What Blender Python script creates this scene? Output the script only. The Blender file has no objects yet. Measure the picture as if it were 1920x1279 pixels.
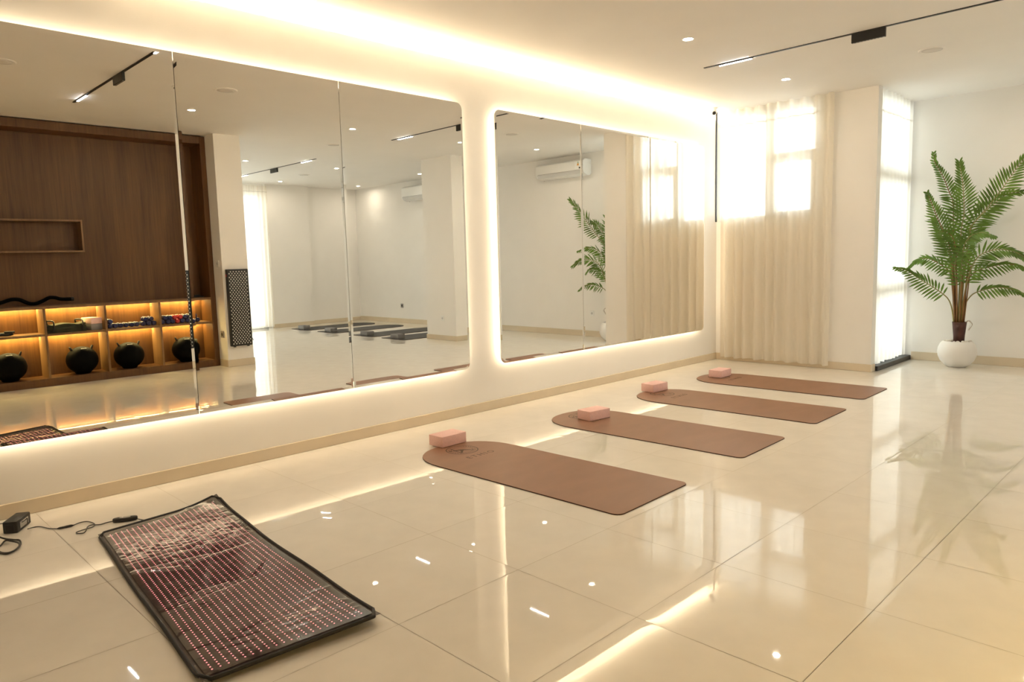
import bpy, bmesh, math, random
from mathutils import Vector, Matrix

random.seed(7)
sc = bpy.context.scene
COL = sc.collection

# ------------------------------------------------------------------ camera
F_PX, YAW, PITCH, ROLL = 1347.41, 0.7880, -0.1121, -0.0261
CAM = Vector((4.4684, 0.0, 1.278))
_cy, _sy, _cp, _sp = math.cos(YAW), math.sin(YAW), math.cos(PITCH), math.sin(PITCH)
FWD = Vector((-_sy * _cp, _cy * _cp, _sp))
_r = Vector((_cy, _sy, 0)); _u = _r.cross(FWD)
RGT = math.cos(ROLL) * _r + math.sin(ROLL) * _u
UPV = -math.sin(ROLL) * _r + math.cos(ROLL) * _u
cam_data = bpy.data.cameras.new('camera')
cam_data.sensor_width = 36.0
cam_data.sensor_fit = 'HORIZONTAL'
cam_data.lens = F_PX / 1920 * 36
cam_data.clip_start = 0.05
cam = bpy.data.objects.new('camera', cam_data)
cam.matrix_world = Matrix(((RGT.x, UPV.x, -FWD.x, CAM.x), (RGT.y, UPV.y, -FWD.y, CAM.y),
                           (RGT.z, UPV.z, -FWD.z, CAM.z), (0, 0, 0, 1)))
COL.objects.link(cam)
sc.camera = cam


def ray(px, py):
    return FWD + (px - 960) / F_PX * RGT - (py - 639.5) / F_PX * UPV


def at_y(px, py, Y):
    d = ray(px, py)
    return CAM + d * ((Y - CAM.y) / d.y)


def at_z(px, py, z=0.0):
    d = ray(px, py)
    return CAM + d * ((z - CAM.z) / d.z)


# ------------------------------------------------------------------ world, colour management
world = bpy.data.worlds.new('overcast_sky')
sc.world = world
world.use_nodes = True
wn = world.node_tree.nodes
wn['Background'].inputs['Color'].default_value = (0.90, 0.96, 1.0, 1)
wn['Background'].inputs['Strength'].default_value = 2.7
sc.view_settings.view_transform = 'Standard'
sc.view_settings.look = 'None'
sc.view_settings.gamma = 1.0
sc.view_settings.use_curve_mapping = False
sc.view_settings.exposure = 1.2
sc.cycles.max_bounces = 11
sc.cycles.diffuse_bounces = 6
sc.cycles.glossy_bounces = 6
sc.cycles.transparent_max_bounces = 10
sc.cycles.transmission_bounces = 8
sc.cycles.sample_clamp_indirect = 16.0
sc.cycles.blur_glossy = 0.6
sc.cycles.use_denoising = True
sc.cycles.use_adaptive_sampling = True
sc.cycles.adaptive_threshold = 0.04

# light levels (radiance of the emitting surfaces)
L_COVE, L_MIRROR, L_DOWN, L_LINEAR, L_SHELF = 52.0, 7.2, 200.0, 26.0, 150.0
WARM = (1.0, 0.80, 0.535)
NEUTRAL = (1.0, 0.88, 0.70)
AMBER = (1.0, 0.74, 0.27)

# ------------------------------------------------------------------ materials
MATS = {}


def principled(name, col, rough=0.5, metal=0.0, spec=0.5, **kw):
    m = bpy.data.materials.new(name)
    m.use_nodes = True
    b = m.node_tree.nodes['Principled BSDF']
    b.inputs['Base Color'].default_value = (*col, 1)
    b.inputs['Roughness'].default_value = rough
    b.inputs['Metallic'].default_value = metal
    b.inputs['Specular IOR Level'].default_value = spec
    for k, v in kw.items():
        b.inputs[k.replace('_', ' ')].default_value = v
    MATS[name] = m
    return m


def add_noise(name, scale, amount, bump=0.0, bscale=None, stretch=(1, 1, 1), detail=3.0):
    """Mottle a material's own colour and give it a fine relief."""
    m = MATS[name]
    nt = m.node_tree
    b = nt.nodes['Principled BSDF']
    tc = nt.nodes.new('ShaderNodeTexCoord')
    mp = nt.nodes.new('ShaderNodeMapping')
    mp.inputs['Scale'].default_value = stretch
    nt.links.new(tc.outputs['Object'], mp.inputs['Vector'])
    n = nt.nodes.new('ShaderNodeTexNoise')
    n.inputs['Scale'].default_value = scale
    n.inputs['Detail'].default_value = detail
    nt.links.new(mp.outputs['Vector'], n.inputs['Vector'])
    if amount:
        c = b.inputs['Base Color'].default_value[:3]
        r = nt.nodes.new('ShaderNodeValToRGB')
        r.color_ramp.elements[0].position = 0.3
        r.color_ramp.elements[1].position = 0.7
        r.color_ramp.elements[0].color = (*[max(0, x * (1 - amount)) for x in c], 1)
        r.color_ramp.elements[1].color = (*[min(1, x * (1 + amount)) for x in c], 1)
        nt.links.new(n.outputs['Fac'], r.inputs['Fac'])
        nt.links.new(r.outputs['Color'], b.inputs['Base Color'])
    if bump:
        n2 = nt.nodes.new('ShaderNodeTexNoise')
        n2.inputs['Scale'].default_value = bscale or scale
        n2.inputs['Detail'].default_value = 4
        nt.links.new(mp.outputs['Vector'], n2.inputs['Vector'])
        bp = nt.nodes.new('ShaderNodeBump')
        bp.inputs['Strength'].default_value = bump
        bp.inputs['Distance'].default_value = 0.01
        nt.links.new(n2.outputs['Fac'], bp.inputs['Height'])
        nt.links.new(bp.outputs['Normal'], b.inputs['Normal'])
    return m


def emitter(name, col, strength):
    m = bpy.data.materials.new(name)
    m.use_nodes = True
    nt = m.node_tree
    nt.nodes.remove(nt.nodes['Principled BSDF'])
    e = nt.nodes.new('ShaderNodeEmission')
    e.inputs['Color'].default_value = (*col, 1)
    e.inputs['Strength'].default_value = strength
    nt.links.new(e.outputs[0], nt.nodes['Material Output'].inputs['Surface'])
    MATS[name] = m
    return m


def sheer(name, col, transp, transl):
    """Voile: part of the light passes straight, part is scattered through, the rest comes back."""
    m = bpy.data.materials.new(name)
    m.use_nodes = True
    nt = m.node_tree
    nt.nodes.remove(nt.nodes['Principled BSDF'])
    tc = nt.nodes.new('ShaderNodeTexCoord')
    mp = nt.nodes.new('ShaderNodeMapping')
    mp.inputs['Scale'].default_value = (60, 60, 2)
    nz = nt.nodes.new('ShaderNodeTexNoise')
    nz.inputs['Scale'].default_value = 1.0
    nt.links.new(tc.outputs['Object'], mp.inputs['Vector'])
    nt.links.new(mp.outputs['Vector'], nz.inputs['Vector'])
    rp = nt.nodes.new('ShaderNodeValToRGB')
    rp.color_ramp.elements[0].color = (*[c * 0.985 for c in col], 1)
    rp.color_ramp.elements[1].color = (*col, 1)
    nt.links.new(nz.outputs['Fac'], rp.inputs['Fac'])
    d = nt.nodes.new('ShaderNodeBsdfDiffuse')
    t = nt.nodes.new('ShaderNodeBsdfTranslucent')
    p = nt.nodes.new('ShaderNodeBsdfTransparent')
    nt.links.new(rp.outputs['Color'], d.inputs['Color'])
    nt.links.new(rp.outputs['Color'], t.inputs['Color'])
    p.inputs['Color'].default_value = (1.0, 0.98, 0.95, 1)
    a = nt.nodes.new('ShaderNodeMixShader')
    a.inputs[0].default_value = transl
    nt.links.new(d.outputs[0], a.inputs[1])
    nt.links.new(t.outputs[0], a.inputs[2])
    b = nt.nodes.new('ShaderNodeMixShader')
    b.inputs[0].default_value = transp
    nt.links.new(a.outputs[0], b.inputs[1])
    nt.links.new(p.outputs[0], b.inputs[2])
    nt.links.new(b.outputs[0], nt.nodes['Material Output'].inputs['Surface'])
    MATS[name] = m
    return m


def clear_film(name, tint, gloss, rough, haze=0.0):
    m = bpy.data.materials.new(name)
    m.use_nodes = True
    nt = m.node_tree
    nt.nodes.remove(nt.nodes['Principled BSDF'])
    t = nt.nodes.new('ShaderNodeBsdfTransparent')
    t.inputs['Color'].default_value = (*tint, 1)
    g = nt.nodes.new('ShaderNodeBsdfGlossy')
    g.inputs['Roughness'].default_value = rough
    f = nt.nodes.new('ShaderNodeFresnel')
    f.inputs['IOR'].default_value = gloss
    mx = nt.nodes.new('ShaderNodeMixShader')
    nt.links.new(f.outputs[0], mx.inputs[0])
    nt.links.new(t.outputs[0], mx.inputs[1])
    nt.links.new(g.outputs[0], mx.inputs[2])
    out = mx
    if haze:
        df = nt.nodes.new('ShaderNodeBsdfDiffuse')
        df.inputs['Color'].default_value = (0.8, 0.78, 0.74, 1)
        out = nt.nodes.new('ShaderNodeMixShader')
        out.inputs[0].default_value = haze
        nt.links.new(mx.outputs[0], out.inputs[1])
        nt.links.new(df.outputs[0], out.inputs[2])
    nt.links.new(out.outputs[0], nt.nodes['Material Output'].inputs['Surface'])
    MATS[name] = m
    return m


def wood(name, light, dark):
    m = principled(name, light, 0.42, 0, 0.4)
    nt = m.node_tree
    b = nt.nodes['Principled BSDF']
    tc = nt.nodes.new('ShaderNodeTexCoord')
    mp = nt.nodes.new('ShaderNodeMapping')
    mp.inputs['Scale'].default_value = (30, 30, 1.2)
    nt.links.new(tc.outputs['Object'], mp.inputs['Vector'])
    n = nt.nodes.new('ShaderNodeTexNoise')
    n.inputs['Scale'].default_value = 1.4
    n.inputs['Detail'].default_value = 6
    n.inputs['Roughness'].default_value = 0.65
    nt.links.new(mp.outputs['Vector'], n.inputs['Vector'])
    mp2 = nt.nodes.new('ShaderNodeMapping')
    mp2.inputs['Scale'].default_value = (4, 4, 0.3)
    nt.links.new(tc.outputs['Object'], mp2.inputs['Vector'])
    n2 = nt.nodes.new('ShaderNodeTexNoise')
    n2.inputs['Scale'].default_value = 1.5
    n2.inputs['Detail'].default_value = 2
    nt.links.new(mp2.outputs['Vector'], n2.inputs['Vector'])
    mt = nt.nodes.new('ShaderNodeMath')
    mt.operation = 'MULTIPLY_ADD'
    mt.inputs[1].default_value = 0.45
    nt.links.new(n2.outputs['Fac'], mt.inputs[0])
    mu = nt.nodes.new('ShaderNodeMath')
    mu.operation = 'MULTIPLY'
    mu.inputs[1].default_value = 0.55
    nt.links.new(n.outputs['Fac'], mu.inputs[0])
    nt.links.new(mu.outputs[0], mt.inputs[2])
    r = nt.nodes.new('ShaderNodeValToRGB')
    r.color_ramp.elements[0].position = 0.36
    r.color_ramp.elements[1].position = 0.64
    r.color_ramp.elements[0].color = (*dark, 1)
    r.color_ramp.elements[1].color = (*light, 1)
    nt.links.new(mt.outputs[0], r.inputs['Fac'])
    nt.links.new(r.outputs['Color'], b.inputs['Base Color'])
    bp = nt.nodes.new('ShaderNodeBump')
    bp.inputs['Strength'].default_value = 0.08
    bp.inputs['Distance'].default_value = 0.004
    nt.links.new(n.outputs['Fac'], bp.inputs['Height'])
    nt.links.new(bp.outputs['Normal'], b.inputs['Normal'])
    return m


principled('wall_paint', (0.87, 0.85, 0.815), 0.55, 0, 0.3); add_noise('wall_paint', 3, 0.012, 0.02, 180)
principled('ceiling_paint', (0.87, 0.85, 0.815), 0.7, 0, 0.2); add_noise('ceiling_paint', 2, 0.012)
principled('tile_glaze', (0.81, 0.765, 0.69), 0.022, 0, 0.5); add_noise('tile_glaze', 6, 0.03)
principled('grout', (0.42, 0.36, 0.28), 0.8)
principled('skirting_tile', (0.70, 0.60, 0.45), 0.12, 0, 0.5); add_noise('skirting_tile', 5, 0.03)
principled('mirror_glass', (0.93, 0.925, 0.90), 0.0, 1.0)
principled('mirror_edge', (0.55, 0.60, 0.56), 0.08, 1.0)
principled('white_plastic', (0.84, 0.84, 0.82), 0.3)
principled('white_frame', (0.62, 0.62, 0.61), 0.35)
principled('dark_frame', (0.03, 0.03, 0.03), 0.4)
principled('black_metal', (0.012, 0.012, 0.012), 0.4)
principled('black_rubber', (0.018, 0.017, 0.016), 0.55)
principled('black_vinyl', (0.004, 0.004, 0.004), 0.6, 0, 0.06); add_noise('black_vinyl', 60, 0.1, 0.15, 220)
principled('cable_black', (0.02, 0.018, 0.016), 0.4)
principled('mat_brown', (0.285, 0.140, 0.080), 0.42, 0, 0.5); add_noise('mat_brown', 9, 0.07, 0.05, 350, (1, 0.35, 1))
principled('mat_edge', (0.07, 0.03, 0.018), 0.7)
principled('mat_print', (0.075, 0.034, 0.015), 0.5)
principled('mat_charcoal', (0.035, 0.034, 0.033), 0.55); add_noise('mat_charcoal', 10, 0.1)
principled('foam_pink', (0.88, 0.58, 0.54), 0.75); add_noise('foam_pink', 90, 0.05, 0.1, 260)
principled('foam_grey', (0.22, 0.21, 0.21), 0.75); add_noise('foam_grey', 90, 0.06)
principled('vinyl_blue', (0.010, 0.016, 0.10), 0.3)
principled('vinyl_red', (0.55, 0.03, 0.03), 0.3)
principled('olive_fabric', (0.035, 0.036, 0.016), 0.85); add_noise('olive_fabric', 14, 0.5)
principled('pot_white', (0.82, 0.80, 0.77), 0.35); add_noise('pot_white', 8, 0.01)
principled('pebble_white', (0.72, 0.68, 0.62), 0.6)
principled('soil_dark', (0.05, 0.03, 0.02), 0.9)
principled('sleeve_brown', (0.075, 0.026, 0.018), 0.7); add_noise('sleeve_brown', 30, 0.3, 0.4, 60, (1, 1, 0.2))
principled('leaf_green', (0.115, 0.21, 0.028), 0.42, 0, 0.4); add_noise('leaf_green', 5, 0.35)
principled('rachis_green', (0.26, 0.22, 0.07), 0.5); add_noise('rachis_green', 4, 0.3)
principled('stem_brown', (0.22, 0.10, 0.025), 0.5); add_noise('stem_brown', 6, 0.3)
principled('fibre', (0.45, 0.38, 0.3), 0.8)
principled('steel_plate', (0.35, 0.34, 0.33), 0.35, 0.6)
principled('white_print', (0.75, 0.75, 0.72), 0.6)
principled('sticker', (0.88, 0.89, 0.88), 0.4)
principled('sticker_green', (0.10, 0.35, 0.08), 0.5)
principled('sticker_orange', (0.75, 0.35, 0.05), 0.5)
principled('panel_lens', (0.72, 0.70, 0.66), 0.25)
principled('red_button', (0.5, 0.03, 0.03), 0.4)
principled('pad_black', (0.080, 0.062, 0.050), 0.45); add_noise('pad_black', 24, 0.3)
principled('pad_binding', (0.012, 0.010, 0.009), 0.6)
principled('speaker_grille', (0.70, 0.675, 0.64), 0.7)
wood('oak', (0.150, 0.066, 0.018), (0.078, 0.032, 0.0085))
wood('oak_light', (0.25, 0.14, 0.060), (0.16, 0.082, 0.033))
emitter('led_warm_cove', WARM, L_COVE)
emitter('led_warm_mirror', WARM, L_MIRROR)
emitter('led_amber', AMBER, L_SHELF)
emitter('lamp_white', NEUTRAL, L_DOWN)
emitter('lamp_linear', (0.95, 0.97, 1.0), L_LINEAR)
emitter('led_red', (1.0, 0.30, 0.30), 1.1).cycles.emission_sampling = 'NONE'
sheer('voile', (0.93, 0.885, 0.80), 0.11, 0.55)
sheer('voile_tape', (0.70, 0.65, 0.57), 0.10, 0.45)
clear_film('window_glass', (0.96, 0.98, 0.97), 1.25, 0.0)
clear_film('pad_film', (0.95, 0.93, 0.90), 2.7, 0.10, 0.04)


# ------------------------------------------------------------------ mesh helpers
class MB:
    def __init__(self):
        self.v, self.f = [], []

    def add(self, verts, faces):
        o = len(self.v)
        self.v += [tuple(p) for p in verts]
        self.f += [tuple(i + o for i in f) for f in faces]
        return self

    def box(self, x0, x1, y0, y1, z0, z1):
        return self.add([(x0, y0, z0), (x1, y0, z0), (x1, y1, z0), (x0, y1, z0),
                         (x0, y0, z1), (x1, y0, z1), (x1, y1, z1), (x0, y1, z1)],
                        [(0, 3, 2, 1), (4, 5, 6, 7), (0, 1, 5, 4), (1, 2, 6, 5), (2, 3, 7, 6), (3, 0, 4, 7)])

    def quad(self, a, b, c, d):
        return self.add([a, b, c, d], [(0, 1, 2, 3)])

    def lathe(self, prof, n=32, c=(0, 0, 0), axis='Z', cap=True):
        vs, fs = [], []
        for (r, h) in prof:
            for k in range(n):
                a = 2 * math.pi * k / n
                p = (r * math.cos(a), r * math.sin(a), h)
                if axis == 'X':
                    p = (p[2], p[0], p[1])
                elif axis == 'Y':
                    p = (p[1], p[2], p[0])
                vs.append((p[0] + c[0], p[1] + c[1], p[2] + c[2]))
        for i in range(len(prof) - 1):
            for k in range(n):
                k2 = (k + 1) % n
                fs.append((i * n + k, i * n + k2, (i + 1) * n + k2, (i + 1) * n + k))
        if cap:
            fs.append(tuple(reversed(range(n))))
            fs.append(tuple(range((len(prof) - 1) * n, len(prof) * n)))
        return self.add(vs, fs)

    def tube(self, pts, rad, n=6):
        pts = [Vector(p) for p in pts]
        rads = rad if isinstance(rad, (list, tuple)) else [rad] * len(pts)
        vs, fs = [], []
        ref = Vector((0.13, 0.31, 0.94))
        for i, p in enumerate(pts):
            t = (pts[min(i + 1, len(pts) - 1)] - pts[max(i - 1, 0)]).normalized()
            if abs(t.dot(ref)) > 0.97:
                ref = Vector((1, 0, 0))
            a = t.cross(ref).normalized()
            b = t.cross(a)
            for k in range(n):
                w = 2 * math.pi * k / n
                vs.append(p + (a * math.cos(w) + b * math.sin(w)) * rads[i])
        for i in range(len(pts) - 1):
            for k in range(n):
                k2 = (k + 1) % n
                fs.append((i * n + k, i * n + k2, (i + 1) * n + k2, (i + 1) * n + k))
        fs.append(tuple(reversed(range(n))))
        fs.append(tuple(range((len(pts) - 1) * n, len(pts) * n)))
        return self.add(vs, fs)

    def prism(self, poly, z0, z1):
        n = len(poly)
        vs = [(x, y, z0) for x, y in poly] + [(x, y, z1) for x, y in poly]
        fs = [tuple(reversed(range(n))), tuple(range(n, 2 * n))]
        fs += [(k, (k + 1) % n, (k + 1) % n + n, k + n) for k in range(n)]
        return self.add(vs, fs)

    def mesh(self, name, mat, smooth=False, bevel=0.0, segs=2, recalc=True):
        me = bpy.data.meshes.new(name)
        bm = bmesh.new()
        vs = [bm.verts.new(p) for p in self.v]
        for f in self.f:
            try:
                bm.faces.new([vs[i] for i in f])
            except ValueError:
                pass
        if recalc:
            bmesh.ops.recalc_face_normals(bm, faces=bm.faces)
        if bevel:
            bmesh.ops.bevel(bm, geom=[e for e in bm.edges if len(e.link_faces) == 2 and e.calc_face_angle(0) > 0.6],
                            offset=bevel, segments=segs, profile=0.5, affect='EDGES')
        if smooth:
            for f in bm.faces:
                f.smooth = True
            if smooth != 'all':
                for e in bm.edges:
                    if len(e.link_faces) == 2 and e.calc_face_angle(0) > 0.7:
                        e.smooth = False
        bm.to_mesh(me)
        bm.free()
        me.materials.append(MATS[mat])
        return me

    def build(self, name, mat, parent=None, **kw):
        return link(name, self.mesh(name, mat, **kw), parent)


def link(name, me, parent=None):
    o = bpy.data.objects.new(name, me)
    COL.objects.link(o)
    if parent is not None:
        o.parent = parent
        o.matrix_parent_inverse = Matrix.Translation(parent.location).inverted() if False else Matrix.Identity(4)
    return o


def tag(o, label, cat, group=None):
    o['label'] = label
    o['category'] = cat
    if group:
        o['group'] = group
    return o


def adopt(o, parent):
    """Parent a part whose points are already in room coordinates."""
    o.parent = parent
    o.matrix_parent_inverse = Matrix.LocRotScale(parent.location, parent.rotation_euler, parent.scale).inverted()
    return o


def thing(name, label, cat, loc=(0, 0, 0), rz=0.0, group=None):
    o = bpy.data.objects.new(name, None)
    o.empty_display_size = 0.1
    COL.objects.link(o)
    o.location = loc
    o.rotation_euler = (0, 0, rz)
    return tag(o, label, cat, group)


def struct(o, label, cat='room'):
    o['kind'] = 'structure'
    return tag(o, label, cat)


def dup(root, loc, rz=None, label=None, group=None):
    r = root.copy()
    COL.objects.link(r)
    r.location = loc
    if rz is not None:
        r.rotation_euler = (0, 0, rz)
    if label:
        r['label'] = label
    if group:
        r['group'] = group
    for ch in list(root.children):
        c = ch.copy()
        COL.objects.link(c)
        c.parent = r
        for g in list(ch.children):
            d = g.copy()
            COL.objects.link(d)
            d.parent = c
    return r


def smooth_path(pts, n=8):
    """Catmull-Rom through the points."""
    P = [Vector(p) for p in pts]
    P = [P[0] * 2 - P[1]] + P + [P[-1] * 2 - P[-2]]
    out = []
    for i in range(1, len(P) - 2):
        for k in range(n):
            t = k / n
            a, b, c, d = P[i - 1], P[i], P[i + 1], P[i + 2]
            out.append(0.5 * ((2 * b) + (c - a) * t + (2 * a - 5 * b + 4 * c - d) * t * t + (3 * b - a - 3 * c + d) * t ** 3))
    out.append(P[-2])
    return out


# ------------------------------------------------------------------ room dimensions
ZC = 2.945          # ceiling
TOP = 2.865         # top of the mirror wall's facing
L1 = 7.99           # far wall with the high window
X1 = 1.81           # end of that wall
L2 = 9.20           # deeper wall behind the palm
XR = 9.80           # far side of the open part of the room
YB = -1.6           # wall behind the photographer
XW = 5.0            # front of the oak unit
PY0, PY1 = 3.89, 4.23   # pillar

# floor: grout bed with single tiles
fl = MB().box(-0.12, XR + 0.1, YB - 0.1, L2 + 0.1, -0.06, -0.0035).build('floor', 'grout')
struct(fl, 'polished cream floor tiles with thin joints all over the room', 'floor')
TX, TY, TDX, TDY = 3.036, 3.2276, 0.594, 0.606


def tile_mesh():
    gx = [-0.5 * TDX + 0.0009, -0.5 * TDX + 0.010, -0.5 * TDX + 0.055, 0.5 * TDX - 0.055, 0.5 * TDX - 0.010, 0.5 * TDX - 0.0009]
    gy = [-0.5 * TDY + 0.0009, -0.5 * TDY + 0.010, -0.5 * TDY + 0.055, 0.5 * TDY - 0.055, 0.5 * TDY - 0.010, 0.5 * TDY - 0.0009]
    drop = [0.00014, 0.00006, 0, 0, 0.00006, 0.00014]
    b = MB()
    vs = [(x, y, -max(drop[i], drop[j])) for j, y in enumerate(gy) for i, x in enumerate(gx)]
    fs = [(j * 6 + i, j * 6 + i + 1, j * 6 + i + 7, j * 6 + i + 6) for j in range(5) for i in range(5)]
    b.add(vs, fs)
    return b.mesh('tile', 'tile_glaze', smooth='all', recalc=False)


tm = tile_mesh()
rest = MB()
ntile = 0
i0, i1 = math.floor((0 - TX) / TDX), math.ceil((XR - TX) / TDX)
j0, j1 = math.floor((YB - TY) / TDY), math.ceil((L2 - TY) / TDY)
cells = []
for i in range(i0, i1):
    for j in range(j0, j1):
        x, y = TX + (i + 0.5) * TDX, TY + (j + 0.5) * TDY
        inside = x - TDX / 2 > -0.02 and x + TDX / 2 < XR + 0.6 and y + TDY / 2 < L2 + 0.6
        seen = y > 0.0 and not (x > 5.4 and y < 3.9)
        cells.append((i, j, x, y, seen))
# the nearest ones first: tiles up to the limit are single objects
cells.sort(key=lambda c: (c[4] is False, (c[2] - CAM.x) ** 2 + (c[3]) ** 2))
for (i, j, x, y, seen) in cells:
    if seen and ntile < 290:
        t = link('tile', tm, fl)
        t.location = (x, y, 0)
        t.rotation_euler = (random.gauss(0, 0.0004), random.gauss(0, 0.0004), 0)
        ntile += 1
    else:
        hx, hy = TDX / 2 - 0.001, TDY / 2 - 0.001
        rest.quad((x - hx, y - hy, 0), (x + hx, y - hy, 0), (x + hx, y + hy, 0), (x - hx, y + hy, 0))
o = rest.build('tile_field', 'tile_glaze', fl, recalc=False)
o['kind'] = 'stuff'

ce = MB().box(-0.14, XR + 0.1, YB - 0.1, L2 + 0.1, ZC, ZC + 0.1).build('ceiling', 'ceiling_paint')
struct(ce, 'smooth white ceiling with recessed lights', 'ceiling')

# mirror wall: facing panel in front of the real wall, open slot along its top for the cove light
wl = MB().box(-0.022, 0, YB, L1, 0, TOP).build('wall_left', 'wall_paint')
struct(wl, 'smooth white facing wall that carries the two backlit mirrors', 'wall')
o = MB().box(-0.14, -0.10, YB, L1 + 0.11, 0, ZC).build('backing', 'wall_paint', wl)
o = MB().box(-0.10, -0.022, YB, L1, TOP - 0.06, TOP - 0.045).build('cove_ledge', 'wall_paint', wl)
cove = thing('cove_light', 'long warm light strip hidden in the slot above the mirror wall', 'light strip')
hw, el = 0.008, math.radians(12)     # half width of the strip, elevation of its lit face
dx, dz = hw * math.sin(el), hw * math.cos(el)
cx0, cz0 = -0.028, TOP + 0.0015
MB().quad((cx0 + dx, 1.3, cz0 - dz), (cx0 - dx, 1.3, cz0 + dz), (cx0 - dx, L1 - 0.05, cz0 + dz), (cx0 + dx, L1 - 0.05, cz0 - dz)).build('strip', 'led_warm_cove', cove, recalc=False)
for o in cove.children:
    # the lit face looks up and out into the room
    n = o.data.polygons[0].normal
    if n.z < 0:
        o.data.flip_normals()
MB().box(-0.050, -0.024, YB + 0.04, L1 - 0.04, TOP - 0.045, TOP - 0.022).build('channel', 'white_plastic', cove)

# far wall with a high window
wf = MB()
WX0, WX1, WZ0, WZ1 = 0.045, 1.215, 1.665, 2.90
wf.box(0, X1, L1, L1 + 0.11, 0, WZ0)
wf.box(0, X1, L1, L1 + 0.11, WZ1, ZC)
wf.box(-0.10, WX0, L1, L1 + 0.11, WZ0, WZ1)
wf.box(WX1, X1, L1, L1 + 0.11, WZ0, WZ1)
o = wf.build('wall_far', 'wall_paint')
struct(o, 'white end wall with the high window behind the voile', 'wall')
w1 = bpy.data.objects.new('window_1', None); COL.objects.link(w1)
struct(w1, 'high window in the end wall behind the sheer curtain', 'window')


def frame_bars(parent, bars, mat='white_frame', name='frame_bar'):
    for b in bars:
        MB().box(*b).build(name, mat, parent, bevel=0.004, segs=1)


fy0, fy1 = L1 + 0.03, L1 + 0.08
frame_bars(w1, [(WX0 + 0.02, WX1, fy0, fy1, WZ0, WZ0 + 0.05), (WX0 + 0.02, WX1, fy0, fy1, WZ1 - 0.05, WZ1),
                (WX1 - 0.05, WX1, fy0, fy1, WZ0, WZ1), (0.60, 0.69, fy0, fy1, WZ0, WZ1),
                (0.69, WX1 - 0.05, fy0, fy1, 2.29, 2.40),
                (0.69, 0.735, fy0 - .01, fy1, WZ0 + .05, 2.29), (1.12, 1.165, fy0 - .01, fy1, WZ0 + .05, 2.29),
                (0.735, 1.12, fy0 - .01, fy1, WZ0 + .05, WZ0 + .085)])
frame_bars(w1, [(0.054, 0.068, L1 - 0.135, L1 - 0.105, WZ0, ZC - 0.004)], 'dark_frame', 'side_jamb')
MB().box(WX0 + .02, 0.60, fy0 + .02, fy0 + .026, WZ0 + .05, WZ1 - .05).build('pane', 'window_glass', w1)
MB().box(0.735, 1.12, fy0 + .02, fy0 + .026, WZ0 + .085, 2.29).build('pane', 'window_glass', w1)
MB().box(0.69, 1.165, fy0 + .02, fy0 + .026, 2.40, WZ1 - .05).build('pane', 'window_glass', w1)

# return of that wall and the floor-to-ceiling side window
SY0, SY1 = L1 + 0.11, L2 - 0.02
w2 = bpy.data.objects.new('window_2', None); COL.objects.link(w2)
struct(w2, 'tall floor to ceiling window beside the palm', 'window')
frame_bars(w2, [(1.66, 1.72, SY0, SY0 + .05, 0.05, ZC - .02), (1.66, 1.72, SY1 - .05, SY1, 0.05, ZC - .02),
                (1.66, 1.72, SY0, SY1, 2.02, 2.13), (1.66, 1.72, SY0, SY1, 0.80, 0.90),
                (1.66, 1.72, SY0, SY1, ZC - .07, ZC - .01)])
MB().box(1.688, 1.694, SY0 + .05, SY1 - .05, 2.13, ZC - .07).build('pane', 'window_glass', w2)
MB().box(1.688, 1.694, SY0 + .05, SY1 - .05, 0.90, 2.02).build('pane', 'window_glass', w2)
MB().box(1.688, 1.694, SY0 + .05, SY1 - .05, 0.06, 0.80).build('pane', 'window_glass', w2)
MB().box(1.64, 1.845, SY0 - .01, SY1 + .02, 0.0, 0.052).build('sill', 'dark_frame', w2, bevel=.004, segs=1)

# deeper wall, its skirting, open side, back walls
o = MB().box(1.60, XR + 0.1, L2, L2 + 0.11, 0, ZC).build('wall_back', 'wall_paint')
struct(o, 'white wall behind the potted palm carrying the air conditioners', 'wall')
wr = MB()
RY0, RY1 = 4.10, 6.95  # window lengthened, unseen behind the pillar, to brighten the open room
wr.box(XR, XR + .11, PY0, RY0, 0, ZC)
wr.box(XR, XR + .11, RY1, L2, 0, ZC)
wr.box(XR, XR + .11, RY0, RY1, 2.75, ZC)
wr.box(XR - .10, XR, 7.0, 7.95, 0, ZC)      # shallow pier
o = wr.build('wall_right', 'wall_paint')
struct(o, 'white wall on the far side of the open room', 'wall')
w3 = bpy.data.objects.new('window_3', None); COL.objects.link(w3)
struct(w3, 'full height window on the far side of the open room', 'window')
frame_bars(w3, [(XR + .02, XR + .07, RY0, RY0 + .05, 0, 2.75), (XR + .02, XR + .07, RY1 - .05, RY1, 0, 2.75),
                (XR + .02, XR + .07, 5.85, 5.90, 0, 2.75), (XR + .02, XR + .07, RY0, RY1, 2.70, 2.75), (XR + .02, XR + .07, RY0, RY1, 0.0, 0.06)])
MB().box(XR + .04, XR + .046, RY0 + .05, 5.85, .06, 2.70).build('pane', 'window_glass', w3)
MB().box(XR + .04, XR + .046, 5.90, RY1 - .05, .06, 2.70).build('pane', 'window_glass', w3)
o = MB().box(-0.12, 5.6, YB - .1, YB, 0, ZC).build('wall_rear', 'wall_paint')
struct(o, 'plain white wall behind the viewpoint', 'wall')
o = MB().box(5.42, 5.55, YB, PY0, 0, ZC).build('wall_shelf_side', 'wall_paint')
struct(o, 'plain wall behind the oak shelf unit', 'wall')
o = MB().box(5.42, XR + .1, PY0 - .1, PY0, 0, ZC).build('wall_inner', 'wall_paint')
struct(o, 'plain wall closing the open part of the room', 'wall')
o = MB().box(4.75, 5.45, PY0, PY1, 0, ZC).build('wall_pillar', 'wall_paint')
struct(o, 'white pillar end beside the oak unit', 'pillar')
o = MB().box(4.45, 5.20, 7.50, 7.98, 0, ZC).build('wall_column', 'wall_paint')
struct(o, 'free standing white column with a wall socket', 'column')

# skirting
BH = 0.08


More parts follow.
